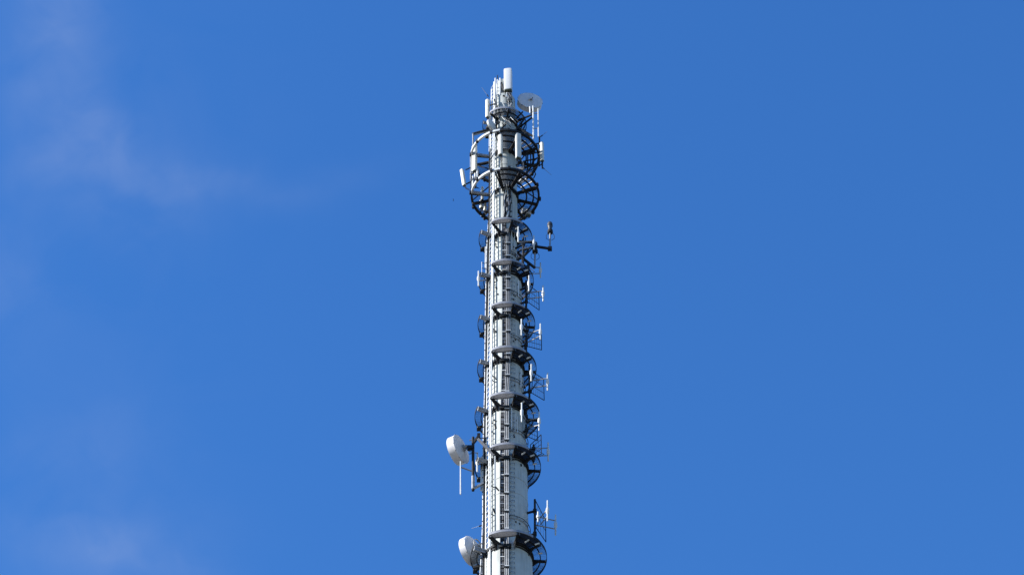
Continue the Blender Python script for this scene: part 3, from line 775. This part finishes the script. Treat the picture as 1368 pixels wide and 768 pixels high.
array('paired pale dipoles with small sloping wire grid, above the middle platform', (703, 412, -.45), (703, 375, 412, -.45),
      [(706.7, 368, 389, -.95), (725.6, 381.5, 402.5, -.6)],
      [(703, 391.5, -.45, 725.6, 388.5, -.6), (703, 399.5, -.45, 725.6, 396.5, -.6), (706.7, 386, -.95, 703, 392, -.45), (706.7, 380, -.95, 703, 387, -.45)],
      [[((704.5, 403, -.35), (720.3, 414.2, .1), (719.8, 391, .1), (704, 379, -.35)), 5, 3]])
array('paired pale dipoles with square wire grid, below the middle platform', (703, 470, -.4), (703, 432, 470, -.4),
      [(696.7, 426, 448, -1.25), (722, 432, 454, -.85)],
      [(705, 446.5, -.45, 722, 440, -.85), (705, 457, -.45, 722, 448.5, -.85), (696.7, 440, -1.25, 703, 448, -.4), (696.7, 433, -1.25, 703, 441, -.4)],
      [[((704.5, 462.5, -.25), (723.5, 467.3, -.1), (723.2, 447.5, -.1), (704.5, 442.5, -.25)), 6, 3]])
array('widest-armed dipole pair with tall rectangular wire grid on dark pole', (707.3, 534, -.4), (707.3, 488, 534, -.4),
      [(709.8, 486, 509, -.95), (731.6, 498, 521.5, -.7)],
      [(709, 508.5, -.45, 731.6, 505.3, -.7), (709, 518, -.45, 731.6, 514.8, -.7), (709.8, 505, -.95, 707.3, 512, -.4), (709.8, 497, -.95, 707.3, 505, -.4)],
      [[((710, 524.5, -.3), (727, 534.5, .1), (726.3, 506, .1), (712, 497, -.3)), 6, 3]])
array('paired dipoles in front of the rear deck, above the level of the big drum dish', (703, 590, -.5), (703, 548, 584, -.5),
      [(697.1, 538, 563.5, -1.35), (720.4, 549.8, 575, -.85)],
      [(703, 561.5, -.5, 720.4, 558, -.85), (706, 571, -.5, 720.4, 567.5, -.85), (697.1, 551, -1.35, 703, 561, -.5), (697.1, 556, -1.35, 703, 567, -.5)],
      [[((704, 582.5, -.3), (718, 588.5, 0), (717.6, 571, 0), (704, 565, -.3)), 4, 3]])
array('single shaded dipole with open wire grid beside the platform of the big dish', (713, 616, -.3), (713, 594, 616, -.3),
      [(732.3, 590.6, 615.8, .1)],
      [(713, 599.3, -.3, 732.3, 598, .1), (710, 609.5, -.3, 732.3, 608, .1)],
      [[((710, 612, -.1), (723.3, 606, -.6), (722.8, 580.3, -.6), (708.5, 594, -.1)), 4, 4]])
array('largest wire grid array with three dipoles above the lowest platform', (714.8, 728, -.4), (714.6, 667, 728, -.4),
      [(731.5, 668, 695.6, -.8), (742.2, 687, 714.5, .0), (718.8, 683, 697, -.75)],
      [(722, 691, -.35, 731.5, 679.5, -.8), (722, 700, -.35, 731.5, 689, -.8), (721, 690.5, -.35, 742.2, 695.2, 0), (716, 701, -.35, 742.2, 706.2, 0), (716, 694, -.4, 723, 690, -.35), (704.5, 684.5, -.2, 714.6, 681, -.4)],
      [[((715.6, 703.5, -.4), (729.3, 723.5, .15), (728.8, 694.5, .15), (715.2, 668, -.4)), 4, 2]])
array('single pale dipole left of the ladder beside the second small platform', (648, 380, -.3), None,
      [(639.3, 362, 382.2, -.55)], [(639.3, 368.5, -.55, 651, 371, -.3), (639.3, 375.5, -.55, 651, 373.5, -.3)])
array('slim dipole left of the ladder under the big drum dish bracket', (648, 625, -.2), None,
      [(637.7, 604, 630, -.4)], [(637.7, 612, -.4, 647, 614, -.2), (637.7, 619, -.4, 647, 621, -.2)])
r2_ = thing('whip_antenna', 'very thin pale rod left of the ladder above the single dipole', 'antenna', PY(643.6, 365, -.4))
MB().tube([PY(643.6, 365, -.4), PY(643.6, 350, -.4)], .016, 6).build('rod', 'ladder', r2_)
for y in (351, 358): MB().beam(PY(643.6, y, -.4), PY(648, y+1.2, -.3), .02, .02).build('side_arm', 'dark', r2_)

# ------------------------------------------------------------------ dark-collared lamps
def lamp(label, x, ytop, ycol, ybase, Y, cap='glass'):
    bse = PY(x-.4, ybase, Y); H0 = PY(x, ycol, Y); tp = PY(x, ytop, Y); h = tp.z-H0.z
    t = thing('obstruction_lamp', label, 'lamp', bse)
    MB().tube([bse, H0], .042, 10).build('pole', 'galv', t)
    MB().lathe(H0, Z, [(-.10, 0), (-.10, .10), (-.06, .135), (.10, .135), (.12, .09), (.12, 0)], 24).build('collar', 'dark', t)
    MB().lathe(H0, Z, [(.12, .085), (.12+h*.30, .095), (.12+h*.42, .125), (h*.86, .13), (h*.97, .10), (h, 0)], 24).build('lamp_cap', cap, t)
    MB().lathe(H0, Z, [(h*.60, .134), (h*.64, .137), (h*.66, .134)], 24).build('cap_band', 'dark', t)
    for sx in (-1, 1):
        MB().tube([H0+Vector((sx*.10, 0, -.05)), H0+Vector((sx*.20, 0, -.30)), H0+Vector((sx*.19, 0, -.52)), H0+Vector((sx*.05, 0, -.66))], .012, 6).build('wire_loop', 'dark', t)
    return t
l1 = lamp('dark-collared lamp on a pole held far out on a dark arm', 735, 297.5, 310, 331.5, -.35)
MB().beam(PY(735.5, 332.3, -.35), PY(713, 329, -.5), .10, .10).build('arm', 'dark', l1)
MB().box(PY(734.6, 332.3, -.35), Vector((.10, 0, 0)), Vector((0, .09, 0)), Z*.09).build('foot', 'dark', l1)
MB().beam(PY(713.5, 329, -.5), PY(700, 334, -.4), .08, .08).build('arm', 'dark', l1)
l2 = lamp('dark-collared lamp close behind the pale dipole, on a raked dark arm', 714.8, 324, 336, 357.5, -.35)
MB().beam(PY(714.6, 358, -.35), PY(697, 344, -.45), .10, .10).build('arm', 'dark', l2)
MB().beam(PY(698, 345, -.45), PY(712, 331, .2), .05, .06).build('brace', 'dark', l2)

# ------------------------------------------------------------------ bird
p = CAM + ray(605.6, 267.6)*900
bird = MB()
bird.tube([p+Vector((-.22, 0, -.06)), p+Vector((-.12, 0, -.02)), p, p+Vector((.12, 0, .03)), p+Vector((.2, 0, .04))], [.015, .05, .065, .05, .02], 8)
bird.add([p+Vector((-.06, 0, 0)), p+Vector((.08, 0, .01)), p+Vector((.10, -.35, .10)), p+Vector((-.10, -.62, .16)), p+Vector((-.06, 0, .02)), p+Vector((.08, 0, .03)), p+Vector((.10, -.35, .115)), p+Vector((-.10, -.62, .17))], [(0, 1, 2, 3), (7, 6, 5, 4), (0, 3, 7, 4), (1, 2, 6, 5), (2, 3, 7, 6)])
bird.add([p+Vector((-.06, 0, 0)), p+Vector((.08, 0, .01)), p+Vector((.10, .35, .10)), p+Vector((-.10, .62, .16)), p+Vector((-.06, 0, .02)), p+Vector((.08, 0, .03)), p+Vector((.10, .35, .115)), p+Vector((-.10, .62, .17))], [(3, 2, 1, 0), (4, 5, 6, 7), (0, 3, 7, 4), (1, 2, 6, 5), (2, 3, 7, 6)])
bo = bird.build('bird', 'feather')
bo['label'] = 'tiny dark bird flying in the open blue sky'; bo['category'] = 'bird'
